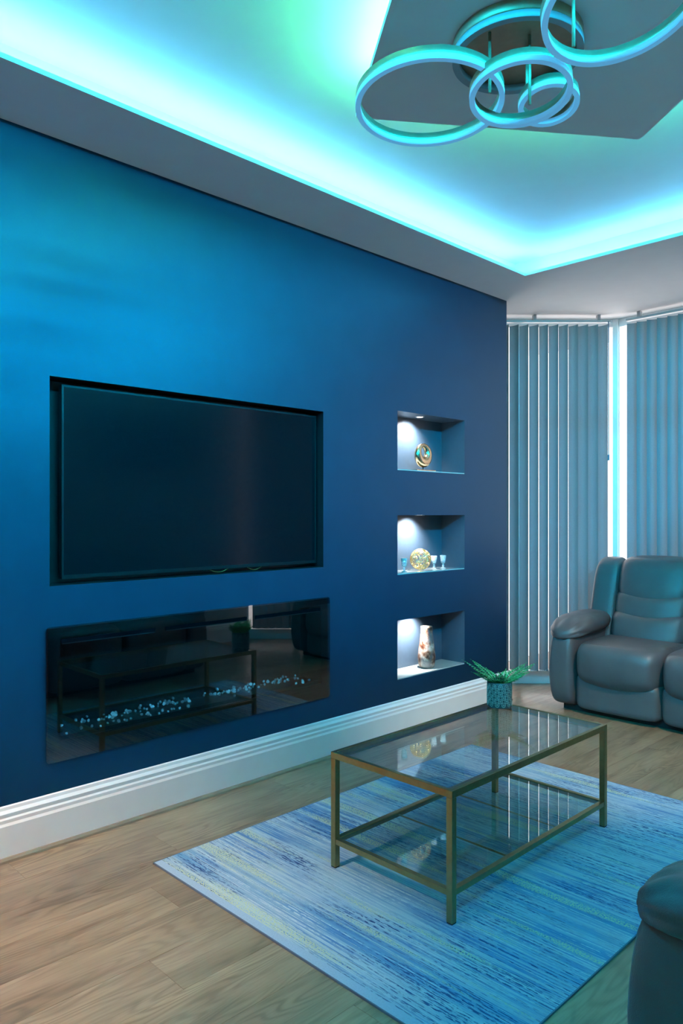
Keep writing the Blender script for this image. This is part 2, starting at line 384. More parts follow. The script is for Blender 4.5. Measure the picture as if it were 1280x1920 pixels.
def recess(y0, y1, z0, z1, d, mat, name, mi_bottom=None):
    bm = bmesh.new()
    quad(bm, [(-d, y0, z0), (-d, y1, z0), (-d, y1, z1), (-d, y0, z1)])
    quad(bm, [(0, y1, z0), (0, y1, z1), (-d, y1, z1), (-d, y1, z0)])
    quad(bm, [(0, y0, z0), (-d, y0, z0), (-d, y0, z1), (0, y0, z1)])
    quad(bm, [(0, y0, z0), (0, y1, z0), (-d, y1, z0), (-d, y0, z0)])
    quad(bm, [(0, y0, z1), (-d, y0, z1), (-d, y1, z1), (0, y1, z1)])
    return obj(name, bm, mat, wall_l)
recess(TVR['y0'], TVR['y1'], TVR['z0'], TVR['z1'], 0.12, 'black', 'television_recess')
recess(FR['y0'], FR['y1'], FR['z0'], FR['z1'], 0.16, 'black', 'fireplace_recess')
for a, b_ in NZ: recess(NY0, NY1, a, b_, ND, 'niche', 'niche')

# --- floor: dark slab + planks
fl = obj('floor', nb(-0.8, 3.7, YB, 6.4, -0.05, -0.012), 'oak_dark'); fl['kind'] = 'structure'
pw = 0.192; pl = 1.285
pb = nb(-pw/2+0.0004, pw/2-0.0004, -pl/2+0.0004, pl/2-0.0004, -0.012, 0.0, bevel=0.0004)
p0 = obj('plank', pb, 'oak', fl)
first = True
for i in range(23):
    x = -0.75+pw/2+i*pw
    off = (i*0.41) % 1.0
    for j in range(-1, 7):
        y = YB+(j+off)*pl+pl/2
        if y+pl/2 < YB or y-pl/2 > 6.2: continue
        if first: o = p0; first = False
        else: o = p0.copy(); C.objects.link(o)
        o.location = (x, y, 0)

# --- ceiling (tray), soffit, rotated centre panel
TX0, TX1, TY0, TY1 = 0.40, 3.05, -0.30, 4.21
SX = 0.19            # trough depth behind the lip
bm = bmesh.new()
quad(bm, [(TX0-SX, TY0-SX, ZT), (TX0-SX, TY1+SX, ZT), (TX1+SX, TY1+SX, ZT), (TX1+SX, TY0-SX, ZT)])
a0_, a1_, b0_, b1_ = TX0-SX, TX1+SX, TY0-SX, TY1+SX
quad(bm, [(a0_, b0_, ZC), (a0_, b1_, ZC), (a0_, b1_, ZT), (a0_, b0_, ZT)])
quad(bm, [(a1_, b0_, ZC), (a1_, b0_, ZT), (a1_, b1_, ZT), (a1_, b1_, ZC)])
quad(bm, [(a0_, b1_, ZC), (a1_, b1_, ZC), (a1_, b1_, ZT), (a0_, b1_, ZT)])
quad(bm, [(a0_, b0_, ZC), (a0_, b0_, ZT), (a1_, b0_, ZT), (a1_, b0_, ZC)])
ceil = obj('ceiling', bm, 'white'); ceil['kind'] = 'structure'
bm = bmesh.new(); t = 0.018
for (x0, x1, y0, y1) in ((-0.9, TX0, YB, 6.4), (TX1, 3.7, YB, 6.4), (TX0, TX1, YB, TY0), (TX0, TX1, TY1, 6.4)):
    box(bm, x0, x1, y0, y1, ZC, ZC+t)
lip = 0.012
obj('trim_1', bm, 'white', kind='structure')
# centre panel: measured corners
A = Vector((0.97, 2.06)); e1 = Vector((0.595, 0.804)); n1 = Vector((0.804, -0.595))
L1, L2 = 1.18, 1.35
cor = [A, A+e1*L1, A+e1*L1+n1*L2, A+n1*L2]
def prism(bm, poly, z0, z1, mi=0):
    lo = [bm.verts.new((p[0], p[1], z0)) for p in poly]; hi = [bm.verts.new((p[0], p[1], z1)) for p in poly]
    n = len(poly); bm.faces.new(lo[::-1]).material_index = mi; bm.faces.new(hi).material_index = mi
    for i in range(n): bm.faces.new((lo[i], lo[(i+1) % n], hi[(i+1) % n], hi[i])).material_index = mi
    bmesh.ops.recalc_face_normals(bm, faces=bm.faces[:])
bm = bmesh.new(); prism(bm, cor, ZC, ZC+0.018)
cen = A+e1*L1/2+n1*L2/2
core = [cen+(p-cen)*0.80 for p in cor]; prism(bm, core, ZC+0.018, ZT)
obj('trim_2', bm, 'white', kind='structure')
# led strips
def strip(name, p, q, mat, z, label, w_=0.012, h_=0.012):
    p = Vector((p[0], p[1], z)); q = Vector((q[0], q[1], z)); d = (q-p).normalized(); s = Vector((-d.y, d.x, 0))
    bm = bmesh.new()
    prism(bm, [(p-s*w_/2)[:2], (q-s*w_/2)[:2], (q+s*w_/2)[:2], (p+s*w_/2)[:2]], z, z+h_)
    o = obj(name, bm, mat); tag(o, label, 'light strip', 'hidden light strips above the ceiling edges'); return o
xl = TX0-0.085
zl = ZC+0.046
strip('led_strip', (xl, TY0), (xl, TY1+0.06), 'led_cyan', zl, 'cyan light strip hidden in the ceiling cove above the navy wall')
strip('led_strip', (TX0, TY1+0.085), (TX1, TY1+0.085), 'led_cyan', ZC+0.022, 'cyan light strip hidden in the ceiling cove beside the window bay')
strip('led_strip', (TX1+0.085, TY0), (TX1+0.085, TY1), 'led_side', ZC+0.078, 'cyan light strip in the cove opposite the navy wall')  # unseen strip, boosted and raised to light the navy wall
strip('led_strip', (TX0, TY0-0.085), (TX1, TY0-0.085), 'led_side', ZC+0.078, 'cyan light strip in the cove behind the camera')  # unseen strip, boosted to throw more cyan into the room
ins = [cen+(p-cen)*0.90 for p in cor]
names = ['green light strip on the far edge of the turned ceiling panel', 'green light strip on the right edge of the turned ceiling panel',
         'green light strip on the near edge of the turned ceiling panel', 'green light strip on the left edge of the turned ceiling panel']
for i in range(4): strip('led_strip', ins[i], ins[(i+1) % 4], 'led_green_bright' if i == 3 else 'led_green', ZC+0.046, names[i])

# --- other walls
bm = bmesh.new(); box(bm, XR, XR+0.1, YB, 4.9, 0, ZC); obj('wall_right', bm, 'grey_wall', kind='structure')
bm = bmesh.new(); box(bm, -0.42, XR+0.1, YB-0.1, YB, 0, ZC); obj('wall_back', bm, 'grey_wall', kind='structure')
bm = bmesh.new(); box(bm, -0.95, -0.74, 4.3, 4.9, 0, ZC); box(bm, -0.95, -0.42, 4.4, 4.5, 0, ZC); obj('wall_alcove', bm, 'grey_wall', kind='structure')
# bay: facets through window corner
WC = Vector((0.327, 5.67)); fd = Vector((0.702, 0.712)); LEN1 = 1.55
P0 = WC-fd*LEN1; WC2 = Vector((2.65, 5.67)); P3 = WC2+Vector((0.702, -0.712))*1.2
# skirting
SK = [(0, 0), (0.024, 0), (0.024, 0.135), (0.019, 0.145), (0.019, 0.158), (0.014, 0.165), (0.016, 0.180), (0.008, 0.192), (0.006, 0.204), (0, 0.208)]
bm = bmesh.new(); extrude_profile(bm, SK, (0, YB, 0), (0, YE+0.02, 0), (1, 0, 0)); obj('baseboard_left', bm, 'gloss_white', kind='structure')
bm = bmesh.new(); extrude_profile(bm, [(0.024, 0), (0.040, 0), (0.038, 0.008), (0.030, 0.015), (0.024, 0.016)], (0, YB, 0), (0, YE+0.02, 0), (1, 0, 0)); obj('trim_3', bm, 'oak_trim', kind='structure')
bm = bmesh.new(); extrude_profile(bm, SK, (XR, YB, 0), (XR, 4.9, 0), (-1, 0, 0)); obj('baseboard_right', bm, 'gloss_white', kind='structure')

def oriented(p0, p1):
    """matrix: local x along facet, local y outward, z up, origin p0"""
    d = (p1-p0).normalized(); a = math.atan2(d.y, d.x); return a
def window(n, p0, p1, parts):
    a = oriented(p0, p1); L = (p1-p0).length
    root = empty('window_%d' % n, (p0.x, p0.y, 0), a, kind='structure')
    fr = bmesh.new()
    zt, zb = ZC-0.012, 0.055
    for (x0, x1, z0, z1) in ((0, L, zt-0.05, zt+0.012), (0, L, zb, zb+0.05), (0, 0.026, zb, zt), (L-0.026, L, zb, zt)):
        box(fr, x0, x1, 0.0, 0.06, z0, z1, bevel=0.004)
    for k in range(1, parts):
        x = L*k/parts; box(fr, x-0.03, x+0.03, 0.0, 0.06, zb+0.05, zt-0.05, bevel=0.004)
    obj('window_frame', fr, 'upvc', root)
    for k in range(parts):
        x0 = L*k/parts+0.03; x1 = L*(k+1)/parts-0.03
        obj('pane', nb(x0, x1, 0.028, 0.034, zb+0.05, zt-0.05), 'window_glass', root)
    bm = bmesh.new(); box(bm, -0.01, L+0.01, 0.0, 0.1, 0, zb, bevel=0.003); obj('window_sill', bm, 'gloss_white', root)
    return root
window(1, P0, WC, 2); window(2, WC, WC2, 3); window(3, WC2, P3, 2)
# corner post of the bay
bm = bmesh.new(); bis = Vector((-0.38, 0.92)); 
prism(bm, [(WC.x-0.014, WC.y-0.030), (WC.x+0.020, WC.y-0.016), (WC.x+0.020, WC.y+0.06), (WC.x-0.03, WC.y+0.06)], 0, ZC)
obj('trim_4', bm, 'upvc', kind='structure')
bm = bmesh.new(); prism(bm, [(WC2.x-0.035, WC2.y-0.020), (WC2.x+0.03, WC2.y-0.045), (WC2.x+0.05, WC2.y+0.06), (WC2.x-0.035, WC2.y+0.06)], 0, ZC)
obj('trim_5', bm, 'upvc', kind='structure')

# ------------------------------------------------------------------ vertical blinds
VT, VB = 2.806, 0.128
def vane_bm(rot):
    bm = bmesh.new(); n = 6; wv_ = 0.089; cols = []
    for s in (0.0, 0.0006):
        row = []
        for i in range(n+1):
            u = -wv_/2+wv_*i/n; c = 0.010*(1-(2*i/n-1)**2)+s
            x = u*math.cos(rot)-c*math.sin(rot); y = u*math.sin(rot)+c*math.cos(rot)
            row.append((bm.verts.new((x, y, VB)), bm.verts.new((x, y, VT))))
        cols.append(row)
    for row in cols[:1]:
        for i in range(n): bm.faces.new((row[i][0], row[i+1][0], row[i+1][1], row[i][1]))
    for v_ in [q for r in cols[1:] for pr in r for q in pr]: bm.verts.remove(v_)
    return bm
def blind(p0, p1, rot, label, x_first, wand_x=None, pitch=0.0765, x_stop=0.03):
    a = oriented(p0, p1); L = (p1-p0).length
    root = empty('vertical_blind', (p0.x, p0.y, 0), a, label, 'blind', 'vertical blinds in the window bay')
    bm = bmesh.new(); box(bm, 0, L, -0.018, 0.018, 2.826, 2.843, bevel=0.002); obj('head_rail', bm, 'cover', root)
    for x in (0.10, L*0.5, L-0.09): obj('bracket', nb(x-0.012, x+0.012, -0.02, 0.02, 2.843, ZC, bevel=0.001), 'cover', root)
    x = x_first; v0 = None; k = 0
    while x < L-x_stop:
        if v0 is None: v0 = obj('vane', vane_bm(rot), 'fabric', root, True); o = v0
        else: o = v0.copy(); C.objects.link(o)
        o.location = (x, 0, 0); o.rotation_euler = (0, 0, random.uniform(-0.05, 0.05))
        x += pitch; k += 1
    # bottom link chain
    bm = bmesh.new(); N = k*6
    for s in (-0.012, 0.012):
        tube(bm, [(x_first+(L-0.06-x_first)*i/N, s, VB+0.012-0.012*abs(math.sin(PI*i/6))) for i in range(N+1)], 0.0012, 4)
    obj('bottom_chain', bm, 'upvc', root)
    if wand_x is not None:
        bm = bmesh.new(); tube(bm, [(wand_x, -0.03, 2.83), (wand_x, -0.032, 1.80)], 0.0045, 8); tube(bm, [(wand_x, -0.032, 1.80), (wand_x, -0.032, 1.755)], 0.0075, 8)
        obj('wand', bm, 'wand', root)
    return root
c0 = Vector((D, 0))+5.75*Vector((-0.712, 0.702))   # point straight ahead at depth 5.75
def at1(px): return c0+fd*((px-640)/1390*5.75)
b0p, b1p = at1(860), at1(1143)
blind(b0p, b1p, math.radians(-51), 'grey vertical blind beside the navy wall end, with bright gaps and hanging wand', 0.045, (1138-860)/1390*5.75, x_stop=0.02)
blind(Vector((0.455, 5.575)), Vector((2.55, 5.575)), math.radians(24), 'blue grey vertical blind behind the sofa, right of the white window post', 0.05)
c2_ = Vector((2.60, 5.56))
blind(c2_, c2_+Vector((0.702, -0.712))*1.05, math.radians(20), 'vertical blind on the side of the bay outside the right of the frame', 0.05)

# ------------------------------------------------------------------ television
tvx = -0.045
TVY0, TVY1, TVZ0, TVZ1 = 1.343, 2.785, 1.074, 1.888
root = empty('television', (tvx, (TVY0+TVY1)/2, TVZ0), 0, 'large black flat screen television set into the navy wall recess', 'television')
hw = (TVY1-TVY0)/2; hh = TVZ1-TVZ0
bm = bmesh.new(); box(bm, -0.030, -0.004, -hw, hw, 0, hh, bevel=0.003); obj('casing', bm, 'bezel', root)
bm = bmesh.new(); bz = 0.009
for (a, b_, c_, d_) in ((-hw, hw, 0, 0.016), (-hw, hw, hh-bz, hh), (-hw, -hw+bz, 0.016, hh-bz), (hw-bz, hw, 0.016, hh-bz)): box(bm, -0.004, 0.0, a, b_, c_, d_)
obj('bezel', bm, 'bezel', root)
obj('screen', nb(-0.0035, -0.001, -hw+bz, hw-bz, 0.016, hh-bz), 'screen', root)
bm = bmesh.new(); box(bm, -0.065, -0.03, -0.2, 0.2, 0.25, 0.65, bevel=0.004); obj('wall_bracket', bm, 'black', root)
# two thin cables drooping under it
for yy, ln in ((0.02, 0.12), (0.25, 0.10)):
    bm = bmesh.new(); tube(bm, [(-0.012, yy+ln*i/10, 0.002-0.018*math.sin(PI*i/10)) for i in range(11)], 0.0022, 6)
    obj('cable', bm, 'gold', root, True, label='thin pale cable drooping below the screen')

# ------------------------------------------------------------------ electric fireplace

FY0, FY1, FZ0, FZ1 = 1.250, 2.830, 0.336, 0.888
fc = (FY0+FY1)/2
root = empty('electric_fireplace', (0, fc, FZ0), 0, 'wide smoked glass electric fireplace on the navy wall under the television', 'fireplace')
bm = bmesh.new(); prism(bm, [(0.0, -0.785), (0.014, -0.785), (0.014, 0.785), (0.0, 0.785)], 0.008, FZ1-FZ0-0.008)
# hollow backing frame so the firebox stays visible
bm.free(); bm = bmesh.new(); fh = FZ1-FZ0
for (a, b_, c_, d_) in ((-0.78, 0.78, 0.008, 0.08), (-0.78, 0.78, fh-0.045, fh-0.008), (-0.78, -0.73, 0.08, fh-0.045), (0.73, 0.78, 0.08, fh-0.045)): box(bm, 0.0, 0.013, a, b_, c_, d_)
obj('frame', bm, 'black', root)
bm = bmesh.new(); quad(bm, [(0.014, -0.79, 0), (0.014, 0.79, 0), (0.014, 0.79, fh), (0.014, -0.79, fh)])
r = bmesh.ops.extrude_face_region(bm, geom=bm.faces[:]); bmesh.ops.translate(bm, verts=[g_ for g_ in r['geom'] if isinstance(g_, bmesh.types.BMVert)], vec=(0.005, 0, 0))
bmesh.ops.recalc_face_normals(bm, faces=bm.faces[:])
es = [e_ for e_ in bm.edges if abs(e_.verts[0].co.x-e_.verts[1].co.x) > 0.003]
bmesh.ops.bevel(bm, geom=es, offset=0.016, segments=4, profile=0.5, affect='EDGES')
obj('glass_front', bm, 'fire_glass', root)
for a, b_ in ((1.312, 1.745), (1.796, 2.258), (2.309, 2.756)):
    bm = bmesh.new(); box(bm, 0.0180, 0.0205, a-fc, b_-fc, 0.825-FZ0-0.009, 0.825-FZ0+0.009, bevel=0.001)
    sl = obj('vent_slot', bm, 'void', root)  # black bar on the glass stands for the dark inside an opening
    bm = bmesh.new(); box(bm, 0.0192, 0.0215, a-fc+0.004, b_-fc-0.004, 0.825-FZ0-0.0115, 0.825-FZ0-0.0085); obj('vent_lip', bm, 'bezel', sl)
# ledge for the crystal bed and back panel (dark)
bm = bmesh.new(); box(bm, -0.155, -0.004, FR['y0']-fc+0.005, FR['y1']-fc-0.005, FR['z0']-FZ0+0.002, FR['z0']-FZ0+0.022); obj('crystal_tray', bm, 'black', root)
rnd = random.Random(3); c_first = None
def crystal_mesh():
    bm = bmesh.new(); bmesh.ops.create_icosphere(bm, subdivisions=1, radius=0.0095)
    for v_ in bm.verts: v_.co = Vector((v_.co.x*1.0, v_.co.y*0.9, v_.co.z*0.75))*rnd.uniform(0.85, 1.15)
    return bm
zt_ = FR['z0']-FZ0+0.022
for row, (xr, cnt) in enumerate(((-0.118, 120), (-0.030, 60))):
    k = 0
    while k < cnt:
        yy = FR['y0']-fc+0.03+rnd.random()*(FR['y1']-FR['y0']-0.06)
        if row == 1 and noise.noise(Vector((yy*3.1, 4.2, 0))) < -0.12: k += 1; continue
        if c_first is None: c_first = obj('crystal', crystal_mesh(), 'fire_crystal', root); o = c_first
        else: o = c_first.copy(); C.objects.link(o)
        sc = rnd.uniform(0.6, 1.15)
        o.location = (xr+rnd.uniform(-0.022, 0.022), yy, zt_+0.006*sc+(rnd.random()*0.022 if row == 0 and rnd.random() < 0.5 else 0)); o.scale = (sc,)*3
        o.rotation_euler = (rnd.random()*3, rnd.random()*3, rnd.random()*3); k += 1

# ------------------------------------------------------------------ niche contents
NYC = (NY0+NY1)/2
which = ['top', 'middle', 'bottom']
for k, (a, b_) in enumerate(NZ):
    o = obj('glass_shelf', nb(-ND+0.002, -0.001, NY0+0.002, NY1-0.002, a, a+0.006), ['niche_glass'], None)
    tag(o, 'thin glass shelf plate lying on the base of the %s lit niche' % which[k], 'shelf')
    r_ = empty('recessed_downlight', (-0.085, 3.735, b_), 0, 'small round lit downlight in the roof of the %s niche' % which[k], 'spotlight')
    bm = bmesh.new(); lathe(bm, [(0.021, -0.004), (0.030, -0.004), (0.031, -0.0005), (0.021, -0.0005)], 28, cap=False); obj('trim_ring', bm, 'steel', r_, True)
    bm = bmesh.new(); lathe(bm, [(0.0205, -0.003), (0.0205, -0.0005)], 24); obj('lens', bm, 'downlight', r_)
    l = bpy.data.lights.new('downlight_beam', 'SPOT'); l.energy = 46; l.color = (1.0, 0.96, 0.93); l.spot_size = math.radians(118); l.spot_blend = 0.9; l.shadow_soft_size = 0.012
    lo = bpy.data.objects.new('downlight_beam', l); C.objects.link(lo); lo.parent = r_; lo.location = (0, 0, -0.010)
    lo.rotation_euler = (Vector((-0.11, 0.0, -0.20))).to_track_quat('-Z', 'Y').to_euler()

# --- ring sculpture
zb = NZ[0][0]+0.006
root = empty('ring_sculpture', (-0.09, 3.775, zb), math.radians(0), 'bronze open ring sculpture on a flat base in the top niche', 'sculpture')
bm = bmesh.new(); box(bm, -0.030, 0.030, -0.098, 0.098, 0, 0.012, bevel=0.003); obj('base', bm, 'bronze', root)
bm = bmesh.new(); tube(bm, [(0, 0, 0.012), (0, 0, 0.055)], 0.0035, 8); obj('stem', bm, 'leather_dark', root)
bm = bmesh.new(); n, mseg = 56, 16; rings = []
for i in range(n+1):
    t_ = i/n; an = PI*0.62-t_*2*PI*1.04
    rr = 0.007+0.030*math.sin(PI*min(1, t_*1.0))**0.85*(1.0)
    # thickest at the bottom, hole shifted up
    bigR = 0.052+0.004*t_
    cx_ = bigR*1.0*math.cos(an); cz_ = bigR*1.14*math.sin(an)
    rad = Vector((0, math.cos(an), math.sin(an)))
    ctr = Vector((0.010*(t_-0.5), cx_, 0.118+cz_-0.006*math.sin(an)))
    tw = t_*PI*0.5
    rings.append([bm.verts.new(ctr+rad*rr*0.95*math.cos(2*PI*k/mseg)+Vector((1, 0, 0))*rr*0.75*math.sin(2*PI*k/mseg)) for k in range(mseg)])
for A_, B_ in zip(rings, rings[1:]):
    for k in range(mseg): bm.faces.new((A_[k], A_[(k+1) % mseg], B_[(k+1) % mseg], B_[k]))
bm.faces.new(rings[0][::-1]); bm.faces.new(rings[-1]); bmesh.ops.recalc_face_normals(bm, faces=bm.faces[:])
obj('ring', bm, 'bronze', root, True)

# --- wire ball with fairy lights
zb = NZ[1][0]+0.006; R_ = 0.071
root = empty('wire_ball', (-0.09, 3.748, zb), 0, 'glowing tangled gold wire ball in the middle niche', 'ornament')
bm = bmesh.new(); rnd = random.Random(11)
for k in range(26):
    ax = Vector((rnd.gauss(0, 1), rnd.gauss(0, 1), rnd.gauss(0, 1))).normalized(); u = ax.orthogonal().normalized(); v_ = ax.cross(u)
    h = rnd.uniform(-0.5, 0.5); ph = rnd.random()*6
    pts = []
    for i in range(28):
        an = 2*PI*i/28; hh_ = h+0.14*math.sin(3*an+ph); q = math.sqrt(max(0.05, 1-hh_*hh_))
        pts.append((u*math.cos(an)*q+v_*math.sin(an)*q+ax*hh_)*(R_-0.003)+Vector((0, 0, R_)))
    tube(bm, pts, 0.0014, 5, closed=True)
obj('wire', bm, 'gold_light', root, True)
bb = None
for k in range(22):
    d_ = Vector((rnd.gauss(0, 1), rnd.gauss(0, 1), rnd.gauss(0, 1))).normalized()*(R_-0.008)
    if bb is None:
        bm = bmesh.new(); bmesh.ops.create_icosphere(bm, subdivisions=1, radius=0.0032); bb = obj('bulb', bm, 'fairy', root); o = bb
    else: o = bb.copy(); C.objects.link(o)
    o.location = d_+Vector((0, 0, R_))

# --- goblets
def goblet(x, y, label):
    root = empty('goblet', (x, y, zb), 0, label, 'glass', 'small crystal goblets in the middle niche')
    bm = bmesh.new(); lathe(bm, [(0.0005, 0), (0.019, 0), (0.019, 0.003), (0.008, 0.008), (0.005, 0.012), (0.009, 0.019), (0.005, 0.026), (0.007, 0.032)], 14); obj('stem', bm, 'crystal', root, True)
    bm = bmesh.new(); lathe(bm, [(0.006, 0.032), (0.015, 0.038), (0.0175, 0.055), (0.0215, 0.088), (0.0195, 0.088), (0.0155, 0.055), (0.013, 0.041), (0.002, 0.038)], 14, cap=False); obj('bowl', bm, 'crystal', root, True)
goblet(-0.055, 3.545, 'small clear crystal goblet left of the gold wire ball')
goblet(-0.088, 3.885, 'small clear crystal goblet just right of the gold wire ball')
goblet(-0.088, 3.984, 'small clear crystal goblet farthest right in the middle niche')

# --- vase
zb = NZ[2][0]+0.006
bm = bmesh.new(); prof = [(0.040, 0.0), (0.052, 0.012), (0.059, 0.045), (0.060, 0.075), (0.055, 0.12), (0.047, 0.18), (0.041, 0.23), (0.0405, 0.262), (0.0395, 0.270), (0.035, 0.268), (0.034, 0.20), (0.034, 0.15)]
lathe(bm, prof, 40)
for v_ in bm.verts: v_.co.x *= 0.95
o = obj('mottled_vase', bm, 'vase', None, True, loc=(-0.088, 3.808, zb)); tag(o, 'tall tapered mottled brown and cream vase in the bottom niche', 'vase')

# ------------------------------------------------------------------ rug
RX0, RX1, RY0, RY1 = 0.445, 1.955, 1.52, 3.56
root = empty('area_rug', ((RX0+RX1)/2, (RY0+RY1)/2, 0), 0, 'flat woven blue striped distressed rug under the glass coffee table', 'rug')
rx, ry = (RX1-RX0)/2, (RY1-RY0)/2
bm = bmesh.new()
nx, ny = 30, 40
G = [[bm.verts.new((-rx+2*rx*i/nx, -ry+2*ry*j/ny, 0.006+0.0006*noise.noise(Vector((i*.4, j*.4, 0))))) for j in range(ny+1)] for i in range(nx+1)]
for i in range(nx):
    for j in range(ny): bm.faces.new((G[i][j], G[i+1][j], G[i+1][j+1], G[i][j+1]))
obj('pile', bm, 'rug', root)
obj('border', nb(-rx, rx, -ry-0.03, -ry, 0.0005, 0.006), 'rug_border', root)
bm = bmesh.new()
box(bm, -rx-0.004, rx+0.004, -ry-0.034, -ry-0.03, 0, 0.006); box(bm, -rx-0.004, rx+0.004, ry, ry+0.004, 0, 0.006)
box(bm, -rx-0.004, -rx, -ry-0.034, ry, 0, 0.006); box(bm, rx, rx+0.004, -ry-0.034, ry, 0, 0.006)
obj('binding', bm, 'rug_edge', root)

# ------------------------------------------------------------------ coffee table
tx0, tx1, ty0, ty1 = 0.945, 1.515, 1.950, 3.045; TH = 0.437; z0 = 0.0068
tcx, tcy = (tx0+tx1)/2, (ty0+ty1)/2; a, b_ = (tx1-tx0)/2, (ty1-ty0)/2; q = 0.024
root = empty('coffee_table', (tcx, tcy, z0), 0, 'brushed gold coffee table with glass top and smoky glass lower shelf on the rug', 'table')
for sx in (-1, 1):
    for sy in (-1, 1):
        x0 = sx*(a-q/2); y0 = sy*(b_-q/2)
        lg = obj('leg', nb(x0-q/2, x0+q/2, y0-q/2, y0+q/2, 0.004, TH-q-0.0005, bevel=0.0015), 'gold', root)
        obj('foot_pad', nb(x0-q/2+0.001, x0+q/2-0.001, y0-q/2+0.001, y0+q/2-0.001, 0, 0.004), 'leather_dark', lg)
def rail_frame(name, zt, h, w_, lip_):
    bm = bmesh.new()
    # outer square tube plus inner ledge that carries the glass
    for (x0, x1, y0, y1) in ((-a, a, -b_, -b_+w_), (-a, a, b_-w_, b_), (-a, -a+w_, -b_+w_, b_-w_), (a-w_, a, -b_+w_, b_-w_)):
        box(bm, x0, x1, y0, y1, zt-h, zt, bevel=0.0012)
    for (x0, x1, y0, y1) in ((-a+w_, a-w_, -b_+w_, -b_+w_+lip_), (-a+w_, a-w_, b_-w_-lip_, b_-w_), (-a+w_, -a+w_+lip_, -b_+w_, b_-w_), (a-w_-lip_, a-w_, -b_+w_, b_-w_)):
        box(bm, x0, x1, y0, y1, zt-h, zt-h+0.003)
    return obj(name, bm, 'gold', root)
rail_frame('top_frame', TH, q, 0.016, 0.012)
bm = bmesh.new(); zs_ = 0.110; w_ = 0.020
for (x0, x1, y0, y1) in ((-a+q, a-q, -b_+0.002, -b_+w_+0.002), (-a+q, a-q, b_-w_-0.002, b_-0.002), (-a+0.002, -a+w_+0.002, -b_+q, b_-q), (a-w_-0.002, a-0.002, -b_+q, b_-q)):
    box(bm, x0, x1, y0, y1, zs_-0.020, zs_, bevel=0.0012)
obj('shelf_frame', bm, 'gold', root)
obj('glass_top', nb(-a+0.018, a-0.018, -b_+0.018, b_-0.018, TH-0.0075, TH-0.0015, bevel=0.0008), 'table_glass', root)
obj('glass_shelf', nb(-a+0.024, a-0.024, -b_+0.024, b_-0.024, zs_-0.008, zs_-0.003), 'shelf_glass', root)
for yy in (2.317-tcy, 2.670-tcy):
    obj('shelf_support', nb(-a+0.022, a-0.022, yy-0.0025, yy+0.0025, zs_-0.014, zs_-0.009), 'gold', root)

# ------------------------------------------------------------------ potted fern
pz = z0+TH; 
root = empty('potted_fern', (1.022, 2.972, pz), 0.4, 'small green fern in a patterned grey pot on the far corner of the coffee table', 'plant')
bm = bmesh.new(); lathe(bm, [(0.052, 0), (0.056, 0.004), (0.057, 0.115), (0.055, 0.118), (0.051, 0.116), (0.050, 0.10), (0.002, 0.098)], 40); pot = obj('pot', bm, 'pot', root, True)
bm = bmesh.new()
for r in range(6):
    for k in range(12):
        an = 2*PI*(k+(0.5 if r % 2 else 0))/12; z_ = 0.018+r*0.0165
        pts = [((0.0575)*math.cos(an+0.0095/0.0575*math.cos(t_)), 0.0575*math.sin(an+0.0095/0.0575*math.cos(t_)), z_+0.0105*math.sin(t_)) for t_ in [2*PI*i/8 for i in range(8)]]
        tube(bm, pts, 0.0011, 4, closed=True)
        pts = [((0.0572)*math.cos(an+0.0035/0.0575*math.cos(t_)), 0.0572*math.sin(an+0.0035/0.0575*math.cos(t_)), z_+0.0040*math.sin(t_)) for t_ in [2*PI*i/6 for i in range(6)]]
        tube(bm, pts, 0.0011, 4, closed=True)
obj('lattice_relief', bm, 'pot_relief', pot, True)
bm = bmesh.new(); lathe(bm, [(0.001, 0.099), (0.0495, 0.099), (0.045, 0.104), (0.001, 0.108)], 20, cap=False); obj('soil', bm, 'soil', root, True)
def leaf(bm, p, d, l, w_, up):
    d = d.normalized(); s = d.cross(up).normalized(); 
    a_ = p+d*l*0.4+s*w_/2; b2 = p+d*l*0.4-s*w_/2; tip = p+d*l
    pv = [bm.verts.new(x_) for x_ in (p, a_, tip, b2)]; m_ = bm.verts.new(p+d*l*0.45+up*w_*0.2)
    for i in range(4): bm.faces.new((pv[i], pv[(i+1) % 4], m_))
rnd = random.Random(5)
def frond(an, L, lift, curl, side=0.0):
    d = Vector((math.cos(an), math.sin(an), 0)); pts = []
    for i in range(15):
        t_ = i/14; pts.append(d*(0.012+L*t_*math.cos(lift*(1-t_*0.3)))+Vector((0, 0, 0.104+L*(math.sin(lift)*t_-curl*t_*t_))))
    bm = bmesh.new(); tube(bm, pts, [0.0014*(1-0.7*i/14) for i in range(15)], 5, mi=1)
    s = d.cross(Vector((0, 0, 1)))
    for i in range(2, 15):
        t_ = i/14; tg = (pts[i]-pts[i-1]).normalized(); up = s.cross(tg)
        ll = L*0.42*math.sin(PI*(0.12+0.86*t_))**0.7*(1.12-0.5*t_)
        for sg in (-1, 1):
            for half in (0.25,):
                p_ = pts[i-1].lerp(pts[i], half)
                leaf(bm, p_, s*sg*0.9+tg*0.38-up*0.10, ll*rnd.uniform(0.85, 1.1), 0.0105, up)
    leaf(bm, pts[-1], pts[-1]-pts[-2], 0.012, 0.005, Vector((0, 0, 1)))
    obj('frond', bm, ['fern', 'stem'], root)
base = math.radians(0)
def viewdir(deg):  # 0 = picture right, 90 = away from camera
    return math.radians(45.4+deg)-0.4
